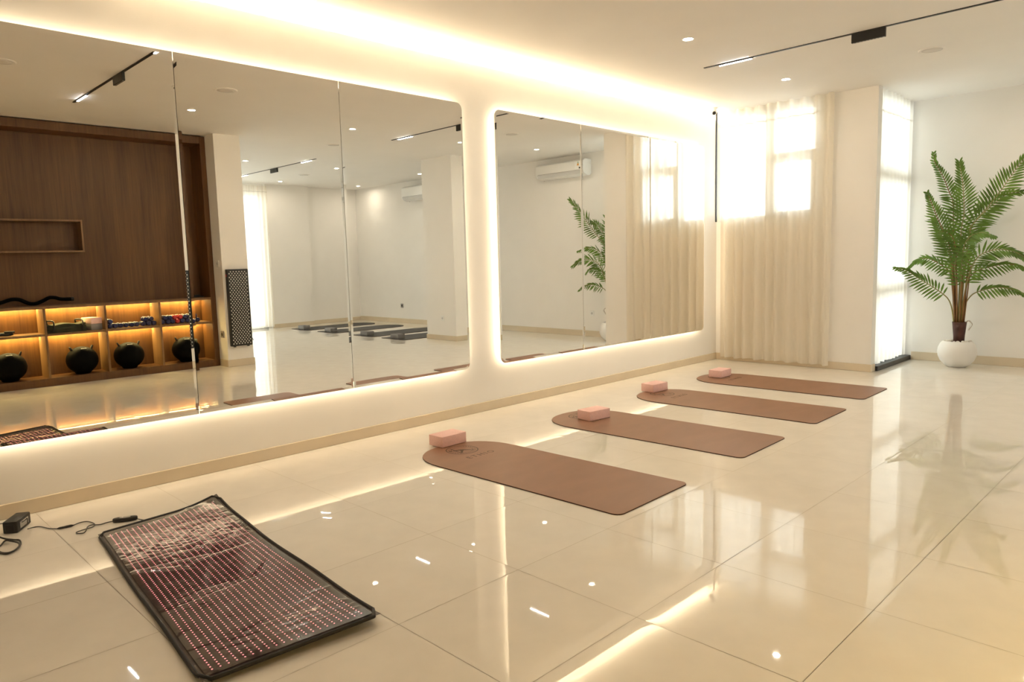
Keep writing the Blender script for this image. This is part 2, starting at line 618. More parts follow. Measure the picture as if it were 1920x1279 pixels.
def skirting(name, segs, label):
    b = MB()
    for s_ in segs:
        b.box(*s_)
    struct(b.build(name, 'skirting_tile', bevel=.003, segs=1), label, 'skirting')


skirting('baseboard_left', [(0, .012, YB, L1, 0, BH)], 'beige skirting tile under the mirror wall')
skirting('baseboard_far', [(.012, X1 + .012, L1 - .012, L1, 0, BH), (X1, X1 + .012, L1, SY0 - .012, 0, BH)], 'beige skirting tile along the curtained end wall')
skirting('baseboard_back', [(X1 + .04, XR, L2 - .012, L2, 0, BH + .015)], 'beige skirting tile behind the palm')
skirting('baseboard_right', [(XR - .012, XR, 7.95, L2 - .012, 0, BH), (XR - .112, XR - .10, 6.99, 7.95, 0, BH)], 'beige skirting tile on the far side of the open room')
skirting('baseboard_pillar', [(4.738, 4.75, PY0 - .012, PY1 + .012, 0, BH + .01), (4.75, 4.985, PY0 - .012, PY0, 0, BH + .01), (4.75, 5.45, PY1, PY1 + .012, 0, BH + .01)], 'beige skirting tile round the pillar')
skirting('baseboard_column', [(4.438, 4.45, 7.488, 7.992, 0, BH), (4.45, 5.212, 7.488, 7.50, 0, BH), (4.45, 5.212, 7.98, 7.992, 0, BH), (5.20, 5.212, 7.50, 7.98, 0, BH)], 'beige skirting tile round the column')


# ------------------------------------------------------------------ backlit mirrors
def mirror(y0, y1, z0, z1, label, seams):
    t = thing('wall_mirror', label, 'mirror', (0, 0, 0), 0, 'backlit wall mirrors')
    ys = [y0] + seams + [y1]
    XF, XBK = 0.058, 0.046
    R, BV = 0.055, 0.018
    for k in range(len(ys) - 1):
        a, b = ys[k] + (0.0015 if k else 0), ys[k + 1] - (0.0015 if k < len(ys) - 2 else 0)

        def outline(ins):
            pts = []
            cs = [(b, z1, 0, k == len(ys) - 2), (a, z1, 1, k == 0), (a, z0, 2, k == 0), (b, z0, 3, k == len(ys) - 2)]
            for (cy, cz, q, rnd) in cs:
                sy, sz = (1 if q in (0, 3) else -1), (1 if q in (0, 1) else -1)
                r = R if rnd else 0.001
                for m in range(7):
                    an = math.pi / 2 * (q + m / 6)
                    pts.append((cy - sy * r + (r - ins * (1 if r > ins else 0)) * math.cos(an) - (0 if r > ins else sy * ins),
                                cz - sz * r + (r - ins * (1 if r > ins else 0)) * math.sin(an) - (0 if r > ins else sz * ins)))
            return pts
        o0, o1 = outline(0), outline(BV)
        n = len(o0)
        mb = MB()
        vs = [(XBK, y, z) for y, z in o0] + [(XF - 0.0012, y, z) for y, z in o0] + [(XF, y, z) for y, z in o1]
        fs = [tuple(range(n))] + [tuple(range(2 * n, 3 * n))]
        for q in range(n):
            q2 = (q + 1) % n
            fs.append((q, q2, q2 + n, q + n))
            fs.append((q + n, q2 + n, q2 + 2 * n, q + 2 * n))
        mb.add(vs, fs)
        mb.build('mirror_panel', 'mirror_glass', t)
    ins = 0.045
    bars = [(0.006, .046, y0 + ins, y0 + ins + .012, z0 + ins, z1 - ins), (0.006, .046, y1 - ins - .012, y1 - ins, z0 + ins, z1 - ins),
            (0.006, .046, y0 + ins, y1 - ins, z0 + ins, z0 + ins + .012), (0.006, .046, y0 + ins, y1 - ins, z1 - ins - .012, z1 - ins)]
    for bx in bars:
        MB().box(0.0, .046, *bx[2:]).build('backing_rail', 'white_plastic', t)
    e = 0.002
    xa, xb = 0.010, 0.036
    za, zb_, ya, yb = z0 + ins, z1 - ins, y0 + ins, y1 - ins
    strips = [((xa, ya - e, za), (xb, ya - e, za), (xb, ya - e, zb_), (xa, ya - e, zb_), (0, -1, 0)),
              ((xa, yb + e, za), (xb, yb + e, za), (xb, yb + e, zb_), (xa, yb + e, zb_), (0, 1, 0)),
              ((xa, ya, za - e), (xb, ya, za - e), (xb, yb, za - e), (xa, yb, za - e), (0, 0, -1)),
              ((xa, ya, zb_ + e), (xb, ya, zb_ + e), (xb, yb, zb_ + e), (xa, yb, zb_ + e), (0, 0, 1))]
    for (p, q, r, s_, nn) in strips:
        so = MB().quad(p, q, r, s_).build('led_strip', 'led_warm_mirror', t, recalc=False)
        if so.data.polygons[0].normal.dot(Vector(nn)) < 0:
            so.data.flip_normals()
    return t


ZT, ZB = 2.525, 0.395
mirror(0.545, 3.894, ZB, ZT, 'wide backlit mirror of three panels that shows the oak shelves', [1.683, 2.777])
mirror(4.2535, 7.604, ZB, ZT, 'wide backlit mirror of three panels nearer the curtained window', [5.372, 6.498])


# ------------------------------------------------------------------ curtains
def curtain_mesh(length, z0, z1, folds, amp, seed, hem=0.0, flare=0.0):
    rnd = random.Random(seed)
    ph = [rnd.uniform(0, 6.28) for _ in range(4)]
    n = int(folds * 12)
    # uneven fold widths
    ws = [rnd.uniform(0.8, 1.2) for _ in range(folds)]
    tot = sum(ws)
    cum = [0]
    for w in ws:
        cum.append(cum[-1] + w / tot)
    hgt = [rnd.uniform(0.75, 1.2) for _ in range(folds)]
    zs = [z0 + (z1 - z0) * q for q in (0, .012, .03, .1, .2, .3, .42, .55, .68, .8, .9, .95, 1)]
    vs, fs = [], []
    nx = 0
    for i in range(n + 1):
        u = i / n
        k = min(folds - 1, max(q for q in range(folds) if cum[q] <= u + 1e-9))
        loc = (u - cum[k]) / (cum[k + 1] - cum[k])
        w = math.sin(2 * math.pi * loc)
        w = math.copysign(abs(w) ** 0.75, w)
        for z in zs:
            q = (z - z0) / (z1 - z0)
            a = amp * hgt[k] * (1.0 + 0.35 * (1 - q) * math.sin(5 * u + ph[0]))
            drift = 0.006 * math.sin(9 * u + 1.2 * q + ph[1])
            off = a * w * (0.75 + 0.25 * (1 - q)) + drift + flare * (1 - q) ** 2
            zz = z + (0.012 * math.sin(40 * u + ph[3]) if q == 0 else 0) * hem
            vs.append((u * length + 0.006 * (1 - q) * math.sin(14 * u + ph[2]), off, zz))
    m = len(zs)
    for i in range(n):
        for j in range(m - 1):
            fs.append((i * m + j, (i + 1) * m + j, (i + 1) * m + j + 1, i * m + j + 1))
    return vs, fs, n, m


def curtain(label, origin, direction, length, z0, z1, folds, amp, seed, tape_z, hem=0.4, group='sheer curtains'):
    ang = math.atan2(direction[1], direction[0])
    t = thing('sheer_curtain', label, 'curtain', (origin[0], origin[1], 0), ang, group)
    vs, fs, n, m = curtain_mesh(length, z0, z1, folds, amp, seed, hem)
    MB().add(vs, fs).build('voile', 'voile', t, smooth='all', recalc=False)
    # gathered tape a hand below the heading, sewn on the voile
    tv, tf = [], []
    cols = [(vs[i * m + m - 3], vs[i * m + m - 1]) for i in range(n + 1)]
    for a, b in cols:
        q = (tape_z - a[2]) / (b[2] - a[2])
        x, y = a[0] + (b[0] - a[0]) * q, a[1] + (b[1] - a[1]) * q
        for dz in (-0.006, 0.006):
            tv.append((x, y + 0.002, tape_z + dz))
    tf = [(2 * i, 2 * i + 2, 2 * i + 3, 2 * i + 1) for i in range(n)]
    MB().add(tv, tf).build('gathering_tape', 'voile_tape', t, smooth='all', recalc=False)
    return t


curtain('cream sheer curtain over the high window in the end wall', (0.098, L1 - 0.075), (1, 0), 1.30, 0.045, ZC - 0.004, 10, 0.040, 3, 2.76)
curtain('narrow white sheer curtain over the tall window beside the palm', (1.79, SY0 + 0.0), (0, 1), 1.04, 0.065, ZC - 0.004, 9, 0.024, 8, 2.72)
curtain('white sheer curtain seen only in the mirror, right of the light panel', (XR - 0.16, 4.02), (0, 1), 2.98, 0.03, 2.90, 30, 0.028, 12, 2.78)


# ------------------------------------------------------------------ yoga mats
def arch_outline(L, W, n=22, rc=0.045, ins=0.0):
    """Arch end at x=0, square end with rounded corners at x=L; centred on y=0."""
    w, pts = W / 2 - ins, []
    a = 0.36
    for k in range(n + 1):
        t = math.pi / 2 + math.pi * k / n
        c, s_ = math.cos(t), math.sin(t)
        pts.append((a + (a - ins) * math.copysign(abs(c) ** 0.9, c), w * math.copysign(abs(s_) ** 0.9, s_)))
    r = max(rc - ins, 0.004)
    for (cx, cy, st) in ((L - ins - r, -w + r, -math.pi / 2), (L - ins - r, w - r, 0)):
        for k in range(6):
            t = st + math.pi / 2 * k / 5
            pts.append((cx + r * math.cos(t), cy + r * math.sin(t)))
    return pts


MAT_L, MAT_W, MAT_T = 1.735, 0.675, 0.006


def text_mesh(body, size, name, mat, parent, loc, rz, space=1.0):
    cu = bpy.data.curves.new('lettering', 'FONT')
    cu.body = body
    cu.size = size
    cu.align_x = 'CENTER'
    cu.align_y = 'CENTER'
    cu.space_character = space
    cu.resolution_u = 3
    cu.extrude = 0.0002
    tmp = bpy.data.objects.new('lettering', cu)
    COL.objects.link(tmp)
    dg = bpy.context.evaluated_depsgraph_get()
    me = bpy.data.meshes.new_from_object(tmp.evaluated_get(dg))
    bpy.data.objects.remove(tmp)
    me.materials.clear()
    me.materials.append(MATS[mat])
    o = link(name, me, parent)
    o.location = loc
    o.rotation_euler = (0, 0, rz)
    return o


def ring(mb, cx, cy, r0, r1, z, n=40):
    vs = []
    for k in range(n):
        a = 2 * math.pi * k / n
        vs += [(cx + r0 * math.cos(a), cy + r0 * math.sin(a), z), (cx + r1 * math.cos(a), cy + r1 * math.sin(a), z)]
    mb.add(vs, [(2 * k, 2 * k + 1, (2 * k + 3) % (2 * n), (2 * k + 2) % (2 * n)) for k in range(n)])


def bar2(mb, p, q, w0, w1, z):
    p, q = Vector((*p, z)), Vector((*q, z))
    t = (q - p).normalized()
    n = Vector((-t.y, t.x, 0))
    mb.quad(p - n * w0, q - n * w1, q + n * w1, p + n * w0)


def make_mat(name, label, mat, group, logo=True):
    t = thing(name, label, 'yoga mat', (0, 0, 0), 0, group)
    MB().prism(arch_outline(MAT_L, MAT_W), 0.0, MAT_T * .85).build('underside', 'mat_edge', t)
    MB().prism(arch_outline(MAT_L, MAT_W, ins=.0012), MAT_T * .85, MAT_T).build('top_sheet', mat, t)
    if logo:
        z = MAT_T + 0.0003
        e = MB()
        cx, cy, R = 0.19, 0.02, 0.112
        ring(e, cx, cy, R - .008, R, z)
        ring(e, cx, cy, R - .040, R - .036, z)
        # laurel of small leaves between the rings
        for k in range(30):
            a = 2 * math.pi * k / 30
            if abs(a - math.pi) < 0.35:
                continue
            c = Vector((cx + (R - .021) * math.cos(a), cy + (R - .021) * math.sin(a)))
            d = Vector((math.cos(a + .7), math.sin(a + .7))) * .009
            bar2(e, c - d, c + d, .0025, .0016, z)
        # figure in triangle pose; up is towards the arch end (-x), reading direction +y
        U, V = Vector((-1, 0)), Vector((0, 1))
        P = lambda v, u: (cx + (U * u + V * v).x, cy + (U * u + V * v).y)
        hip = P(.0, .0)
        bar2(e, hip, P(-.06, -.062), .012, .005, z)
        bar2(e, hip, P(.055, -.062), .012, .005, z)
        bar2(e, hip, P(-.058, .022), .013, .010, z)
        bar2(e, P(-.05, .02), P(-.055, -.055), .006, .004, z)
        bar2(e, P(-.048, .02), P(-.035, .08), .006, .003, z)
        ring(e, *P(-.078, .03), .0, .012, z, 14)
        e.build('emblem', 'mat_print', t, recalc=False)
        text_mesh('ETHIO', 0.066, 'lettering', 'mat_print', t, (0.375, 0.02, MAT_T + .0004), math.pi / 2, 1.35)
    return t


# measured ends of the four brown mats: (x of arch end, y centre at arch, x of square end, y centre there)
brown = [((0.645, 3.085), (2.359, 3.125), 'brown arched yoga mat nearest the light mat, emblem and lettering beside its block'),
         ((0.615, 4.40), (2.356, 4.448), 'brown arched yoga mat second from the light mat, block standing on its emblem'),
         ((0.588, 5.60), (2.312, 5.635), 'brown arched yoga mat third from the light mat, block left of its emblem'),
         ((0.535, 6.74), (2.262, 6.777), 'brown arched yoga mat closest to the curtained window')]
mat0 = make_mat('yoga_mat', brown[0][2], 'mat_brown', 'brown arched yoga mats')
for k, (a, b, lab) in enumerate(brown):
    rz = math.atan2(b[1] - a[1], b[0] - a[0])
    if k == 0:
        mat0.location = (a[0], a[1], 0.0003); mat0.rotation_euler = (0, 0, rz)
    else:
        dup(mat0, (a[0], a[1], 0.0003), rz, lab)


def make_block(label, mat, group):
    t = thing('yoga_block', label, 'yoga block', (0, 0, 0), 0, group)
    o = MB().box(-.0725, .0725, -.112, .112, 0, .076).build('foam', mat, t, bevel=.006, segs=2, smooth=True)
    return t


# near corner of each pink block (front-left-right) from the photograph
pink = [((0.625, 3.16), 0.02, 'pink foam block on the arch end of the mat nearest the light mat'),
        ((0.918, 4.432), -0.12, 'pink foam block standing on the emblem of the second mat'),
        ((0.625, 5.725), -0.06, 'pink foam block on the third mat from the light mat'),
        ((0.705, 6.82), 0.04, 'pink foam block on the mat by the curtained window')]
blk = make_block(pink[0][2], 'foam_pink', 'pink foam blocks on the brown mats')
for k, (p, rz, lab) in enumerate(pink):
    if k == 0:
        blk.location = (*p, MAT_T + .0005); blk.rotation_euler = (0, 0, rz)
    else:
        dup(blk, (*p, MAT_T + .0005), rz, lab)

# charcoal mats in the open part of the room, seen in the mirror
ROT = math.pi / 2
cm = make_mat('yoga_mat', 'dark grey yoga mat farthest left of the four seen in the mirror', 'mat_charcoal', 'dark mats seen in the mirror', logo=False)
cb = make_block('grey foam block on the leftmost dark mat seen in the mirror', 'foam_grey', 'grey blocks on the dark mats')
words_ = ['leftmost', 'second', 'third', 'rightmost']
for k, x in enumerate((8.82, 7.80, 6.58, 5.66)):
    if k == 0:
        cm.location = (x, 8.83, .0003); cm.rotation_euler = (0, 0, -ROT); cb.location = (x - .02, 7.20, MAT_T + .0005); cb.rotation_euler = (0, 0, ROT)
    else:
        dup(cm, (x, 8.83, .0003), -ROT, '%s dark grey yoga mat in the row of four seen in the mirror' % words_[k])
        dup(cb, (x - .02, 7.20, MAT_T + .0005), ROT, 'grey foam block on the %s dark mat seen in the mirror' % words_[k])
cm['label'] = 'leftmost dark grey yoga mat in the row of four seen in the mirror'

# ------------------------------------------------------------------ light therapy mat on the floor
A, B_, C_, D_ = Vector((0.650, 0.930, 0)), Vector((0.585, 1.535, 0)), Vector((2.395, 1.372, 0)), Vector((2.315, 0.770, 0))


def pad_pt(u, v):
    """u along the length (0 at the wall end), v across; edges slightly wavy, corners lifted."""
    p = (A * (1 - v) + B_ * v) * (1 - u) + (D_ * (1 - v) + C_ * v) * u
    edge = min(u, 1 - u, v, 1 - v)
    wob = 0.006 * math.sin(9 * u + 1) * (1 if v > .5 else .3) * max(0, 1 - edge * 8)
    z = 0.004 + 0.004 * (math.sin(7 * u) ** 2) * max(0, 1 - edge * 6)
    z += 0.030 * max(0, (u - .72) / .28) ** 2 * (0.35 + 0.65 * v)
    z += 0.035 * max(0, 1 - u / .16) ** 2 * max(0, (v - .6) / .4) ** 2
    return Vector((p.x, p.y + wob, z))


pad = thing('light_therapy_mat', 'black floor mat full of glowing red dots under crinkled clear film', 'mat')
NU, NV = 60, 22
b = MB()
vt = [pad_pt(i / NU, j / NV) for i in range(NU + 1) for j in range(NV + 1)]
n1 = NV + 1
fs = [(i * n1 + j, (i + 1) * n1 + j, (i + 1) * n1 + j + 1, i * n1 + j + 1) for i in range(NU) for j in range(NV)]
b.add([(p.x, p.y, p.z + .004) for p in vt], fs)
b.build('pad', 'pad_black', pad, smooth='all', recalc=False)
loop = [pad_pt(i / 60, 0) for i in range(2, 59)] + [pad_pt(1, j / 22) for j in range(1, 22)] + \
       [pad_pt(1 - i / 60, 1) for i in range(2, 59)] + [pad_pt(0, 1 - j / 22) for j in range(1, 22)]
loop.append(loop[0])
MB().tube([(p.x, p.y, p.z + .004) for p in loop], 0.0075, 6).build('binding', 'pad_binding', pad, smooth='all')
b = MB()
rows, cols = 84, 21
for i in range(rows):
    for j in range(cols):
        u, v = 0.035 + 0.93 * i / (rows - 1), 0.075 + 0.85 * j / (cols - 1)
        p = pad_pt(u, v)
        r = 0.0032
        vs = [(p.x + r * math.cos(2 * math.pi * k / 6), p.y + r * math.sin(2 * math.pi * k / 6), p.z + .0052) for k in range(6)]
        b.add(vs + [(p.x, p.y, p.z + .0068)], [(k, (k + 1) % 6, 6) for k in range(6)])
o = b.build('led_dots', 'led_red', pad, recalc=False)
o['kind'] = 'stuff'
o['label'] = 'rows of small glowing red lights'
# crinkled clear film
rnd = random.Random(5)
creases = []
for _ in range(46):
    u0, v0 = rnd.uniform(0, .95), rnd.uniform(0, 1)
    if _ % 2:
        a = rnd.gauss(1.57, .12); ln = rnd.uniform(.15, .6)
    else:
        a = rnd.uniform(0, 3.14); ln = rnd.uniform(.04, .25)
    creases.append((u0, v0, math.cos(a), math.sin(a), ln, rnd.uniform(.0012, .0036), rnd.uniform(.006, .014)))
from mathutils import noise as mnoise
GU, GV = 230, 84
vs = []
for i in range(GU + 1):
    for j in range(GV + 1):
        u, v = .012 + .976 * i / GU, .03 + .94 * j / GV
        p = pad_pt(u, v)
        x, y = u * 1.74, v * .6
        wr_ = 1.0 if u > .42 else 1.0 + 3.4 * (1 - abs(u - .2) / .22 if abs(u - .2) < .22 else 0)
        h = 0.0085 + 0.00030 * wr_ * mnoise.noise((x * 55, y * 40, 0)) + 0.00010 * wr_ * mnoise.noise((x * 120, y * 70, 3)) + .0014 * mnoise.noise((x * 7, y * 9, 8))
        for (u0, v0, ca, sa, ln, hh, wd) in creases:
            dx, dy = (u - u0) * 1.74, (v - v0) * .6
            s_, d_ = dx * ca + dy * sa, -dx * sa + dy * ca
            if abs(s_) < ln * .6 and abs(d_) < .04:
                h += hh * math.exp(-(d_ / wd) ** 2) * (1 - (abs(s_) / (ln * .6)) ** 2)
        vs.append((p.x, p.y, p.z + h))
n1 = GV + 1
MB().add(vs, [(i * n1 + j, (i + 1) * n1 + j, (i + 1) * n1 + j + 1, i * n1 + j + 1) for i in range(GU) for j in range(GV)]).build(
    'clear_film', 'pad_film', pad, smooth='all', recalc=False)

# ------------------------------------------------------------------ supply, cords and inline controller
ad = thing('power_adapter', 'dark grey power adapter box standing on its edge by the skirting', 'adapter', (0.215, 0.685, 0), math.radians(57))
MB().box(-.033, .033, -.075, .075, 0.0005, .060).build('case', 'black_rubber', ad, bevel=.006, segs=2, smooth=True)
MB().box(-.020, .020, -.079, -.074, 0.012, .046).build('socket', 'pad_binding', ad, bevel=.002, segs=1)
MB().box(.0325, .0336, -.045, .045, .014, .046).build('type_plate', 'steel_plate', ad)
gp = lambda px, py, z=.004: at_z(px, py, z)
cord = smooth_path([gp(52, 992, .03), gp(62, 989), gp(75, 987.5), gp(92, 991), gp(107, 991.5)], 6)
c1 = MB().tube(cord, .0024, 6).build('cord', 'cable_black', None, smooth='all')
adopt(c1, ad)
pl = thing('inline_plug', 'slim black plug joining the adapter cord to the looped controller cord', 'plug', gp(123, 988.5, 0))
a_, b2_ = gp(107, 991.5, .006) - gp(123, 988.5, 0), gp(138, 984.8, .006) - gp(123, 988.5, 0)
MB().tube([a_, a_.lerp(b2_, .15), a_.lerp(b2_, .45), a_.lerp(b2_, .55), a_.lerp(b2_, .85), b2_], [.003, .0055, .0055, .0062, .0062, .003], 10).build('plug_body', 'black_rubber', pl, smooth='all')
cord = smooth_path([gp(138, 984.8), gp(150, 980), gp(163, 978), gp(174, 980.5), gp(178, 984.5), gp(172, 989), gp(163, 991.5), gp(150, 995.5, .006), gp(143, 998.5),
                    gp(147, 1000.5), gp(157, 999.5), gp(162, 994, .008), gp(164, 988), gp(172, 984.5), gp(188, 983.5), gp(200, 980), gp(211, 977.5)], 6)
c2 = MB().tube(cord, .0024, 6).build('cord', 'cable_black', None, smooth='all')
late_cord = c2
ct = thing('cord_controller', 'flat black hand controller lying at the corner of the light mat', 'controller', gp(235, 977, 0))
cdir = (gp(258, 972, 0) - gp(211, 978, 0)); cdir.z = 0
ct.rotation_euler = (0, 0, math.atan2(cdir.y, cdir.x))
LC = cdir.length / 2
poly = []
for k in range(28):
    a = 2 * math.pi * k / 28
    poly.append((LC * math.copysign(abs(math.cos(a)) ** .8, math.cos(a)), .021 * math.copysign(abs(math.sin(a)) ** .7, math.sin(a))))
MB().prism(poly, .001, .020).build('shell', 'black_rubber', ct, bevel=.005, segs=2, smooth=True)
MB().prism([(x * .45, y * .55) for x, y in poly], .020, .0212).build('face_plate', 'steel_plate', ct)
MB().lathe([(.004, 0), (.004, .0018), (.002, .0024)], 12, (-LC * .2, 0, .021)).build('button', 'white_plastic', ct)
cord = smooth_path([gp(258, 973, .008), gp(268, 975), gp(285, 975.5), gp(300, 973, .006), gp(318, 968, .008)], 6)
c3 = MB().tube(cord, .0024, 6).build('cord', 'cable_black', None, smooth='all')
adopt(c3, pad)
adopt(late_cord, ct)
cord = smooth_path([gp(-12, 1003, .05), gp(8, 1010, .03), gp(25, 1012, .01), gp(36, 1013), gp(38.5, 1020), gp(32, 1029), gp(18, 1036), gp(4, 1036.5), gp(-6, 1030), gp(2, 1022), gp(10, 1014, .012),
                    gp(20, 1014.5, .016), gp(34, 1018, .012), gp(36, 1024, .012), gp(26, 1033, .01), gp(10, 1038.5), gp(-14, 1034)], 6)
c4 = MB().tube(cord, .0042, 8).build('cord', 'cable_black', None, smooth='all')
adopt(c4, ad)
cord = smooth_path([gp(-12, 985), gp(8, 981), gp(22, 980), gp(40, 979.5, .035), gp(48, 974.5, .07), gp(51, 972.5, .075), gp(52, 982, .045)], 6)
c5 = MB().tube(cord, .0022, 6).build('cord', 'cable_black', None, smooth='all')
adopt(c5, ad)

# ------------------------------------------------------------------ potted palm
PYD = 8.88
base = at_y(1793, 690, PYD); base.z = 0
palm = thing('potted_palm', 'tall artificial areca palm in a round white pot', 'plant', (0, 0, 0))
bx, by = base.x, base.y
prof = [(.085, 0.0005), (.093, .006), (.125, .03), (.160, .07), (.181, .12), (.187, .165), (.181, .21), (.165, .25), (.143, .278), (.137, .283), (.130, .28), (.130, .262)]
MB().lathe([(r, z) for r, z in prof], 44, (bx, by, 0)).build('pot', 'pot_white', palm, smooth='all')
MB().lathe([(.129, .250), (.129, .264)], 32, (bx, by, 0)).build('soil', 'soil_dark', palm)
rnd = random.Random(3)
pm = MB().lathe([(.004, -.011), (.017, -.007), (.021, 0), (.016, .008), (.004, .012)], 8).mesh('pebble', 'pebble_white', smooth='all')
for k in range(26):
    a, r = rnd.uniform(0, 6.28), .045 + .075 * math.sqrt(rnd.random())
    o = link('pebble', pm, palm)
    o.location = (bx + r * math.cos(a), by + r * math.sin(a), .272 + rnd.uniform(0, .012))
    o.rotation_euler = (rnd.uniform(-.6, .6), rnd.uniform(-.6, .6), rnd.uniform(0, 6))
    q = rnd.uniform(.75, 1.15); o.scale = (q, q * rnd.uniform(.7, 1.1), q)
sx = bx + .012
MB().lathe([(.052, .255), (.056, .34), (.064, .42), (.070, .49), (.062, .485)], 14, (sx, by, 0)).build('trunk_sleeve', 'sleeve_brown', palm, smooth='all')
b = MB()
for k in range(7):
    a = rnd.uniform(-.6, .9)
    p0 = Vector((sx + .06 * math.cos(a), by + .05 * math.sin(a), .485))
    b.tube(smooth_path([p0, p0 + Vector((.03, .01, .012 + .012 * rnd.random())), p0 + Vector((.05 + .02 * rnd.random(), 0, -.02)), p0 + Vector((.03, .01, -.06 - .03 * rnd.random()))], 4), .0012, 4)
b.build('fibre_tuft', 'fibre', palm)
# each frond: points in the photograph, depth of its tip against the pot, first leaflet, leaflet length (m), tips
fronds = [
    ([(1790, 604), (1788, 520), (1787.5, 430), (1787, 380), (1780.5, 362), (1770.6, 336), (1760.8, 318), (1752, 303), (1751, 289)], .22, .52, .135, .85),
    ([(1796, 604), (1800, 520), (1802, 434), (1807.5, 401), (1806, 352), (1802, 324), (1799.3, 306)], -.10, .50, .205, 1.0),
    ([(1799, 604), (1808, 510), (1818, 434), (1826, 418), (1857.6, 381.7), (1880.6, 352), (1907, 314), (1930, 288)], -.20, .62, .20, 1.0),
    ([(1791, 604), (1787, 520), (1780, 462), (1766, 427), (1755.8, 404), (1746, 379), (1739.5, 364)], -.25, .50, .17, 1.0),
    ([(1789, 604), (1786, 540), (1783, 492), (1774, 458), (1762.5, 436), (1752.5, 413)], .05, .48, .17, 1.0),
    ([(1788, 604), (1784.5, 578), (1778.5, 562), (1767.6, 551), (1747, 537), (1719, 520), (1700, 507), (1681, 502)], -.30, .38, .15, .6),
    ([(1790, 604), (1786, 545), (1782.4, 515), (1773.8, 503), (1755, 491), (1737.8, 484.5), (1719, 488), (1704, 501)], .12, .52, .13, .5),
    ([(1800, 604), (1810, 500), (1821.5, 428), (1844.5, 400), (1864, 382), (1889, 364), (1912, 360)], .18, .55, .19, .9),
    ([(1802, 604), (1807, 560), (1814.5, 524), (1825.4, 494), (1840, 477), (1867.6, 468), (1899, 471), (1924, 484)], -.15, .36, .19, .75),
    ([(1803, 604), (1808, 560), (1817.6, 521), (1836, 506), (1860, 499.5), (1883, 495.5), (1907, 497), (1924, 506)], .10, .48, .14, .55),
    ([(1803, 604), (1806, 588), (1810, 570), (1823.8, 552), (1846, 543.5), (1870, 539), (1893, 541), (1910, 546), (1924, 555)], -.05, .44, .13, .5),
    ([(1798, 604), (1802, 520), (1806, 470), (1816, 446), (1839, 436), (1864, 443)], -.30, .55, .15, .6),
    ([(1794, 604), (1793, 520), (1792, 470), (1786, 445), (1772, 434), (1760, 437)], -.32, .58, .13, .6),
    ([(1797, 604), (1801, 540), (1803, 500), (1810, 470), (1822, 450), (1838, 432)], .25, .42, .16, .9),
    ([(1795, 604), (1794, 540), (1790, 505), (1796, 475), (1803, 455)], -.12, .46, .13, .9),
]
for k, (pts, dy, t0, LL, flat) in enumerate(fronds):
    n = len(pts)
    P3 = []
    for q, (px, py) in enumerate(pts):
        s_ = q / (n - 1)
        P3.append(at_y(px, py, PYD + min(dy, .12) * s_ ** 1.4 + .02 * math.sin(k * 2.1)))
    path = smooth_path(P3, 7)
    m = len(path)
    rad = [.0062 * (1 - .8 * q / m) + .0012 for q in range(m)]
    split = int(m * t0)
    fr = MB().tube(path, rad, 6).build('frond', 'rachis_green' if k % 3 else 'stem_brown', palm, smooth='all')
    # leaflets in pairs along the outer part
    cum = [0]
    for q in range(1, m):
        cum.append(cum[-1] + (path[q] - path[q - 1]).length)
    tot = cum[-1]
    s0 = tot * t0
    cnt = max(10, int((tot - s0) / .030))
    lv = MB()
    rr = random.Random(100 + k)
    for c in range(cnt + 1):
        f = c / cnt
        d = s0 + (tot - s0) * f
        q = max(i for i in range(m) if cum[i] <= d + 1e-9)
        q = min(q, m - 2)
        w = (d - cum[q]) / max(1e-6, cum[q + 1] - cum[q])
        p = path[q].lerp(path[q + 1], w)
        T = (path[q + 1] - path[q]).normalized()
        view = (CAM - p).normalized()
        N = T.cross(view).normalized()
        ang = math.radians(68 - 42 * f)
        ll = LL * (0.62 + 0.38 * math.sin(math.pi * min(1, f * 1.15 + .12))) * (1 - .42 * f ** 3) * rr.uniform(.9, 1.08)
        for sd in (-1, 1):
            dirv = (T * math.cos(ang) + N * sd * math.sin(ang) * (flat if sd * N.z < 0 else min(1, flat + .1)) + view * rr.uniform(-.15, .35) + Vector((0, 0, -.05 - (1 - flat) * .75))).normalized()
            wv = dirv.cross(view + Vector((0, 0, rr.uniform(-.5, .5)))).normalized() * (.0115 * rr.uniform(.85, 1.1))
            dr = Vector((0, 0, -1)) * ll * rr.uniform(.02, .12)
            a0 = p + wv * .2
            lv.add([p - wv * .25, p + wv * .25,
                    p + dirv * ll * .35 - wv, p + dirv * ll * .35 + wv,
                    p + dirv * ll * .72 - wv * .75 + dr * .45, p + dirv * ll * .72 + wv * .75 + dr * .45,
                    p + dirv * ll + dr],
                   [(0, 1, 3, 2), (2, 3, 5, 4), (4, 5, 6)])
    lo = lv.build('leaflets', 'leaf_green', fr, recalc=False)
    lo['kind'] = 'stuff'
b = MB()
rnd = random.Random(9)
for k in range(9):
    a = 2 * math.pi * k / 9
    p0 = Vector((sx + .035 * math.cos(a), by + .03 * math.sin(a), .44))
    top = p0 + Vector((.05 * math.cos(a) + rnd.uniform(-.015, .015), .03 * math.sin(a), rnd.uniform(.55, .85)))
    MB().tube([p0, p0.lerp(top, .3), p0.lerp(top, .7), top], [.009, .008, .006, .003], 6).build('stem', 'stem_brown', palm, smooth='all')

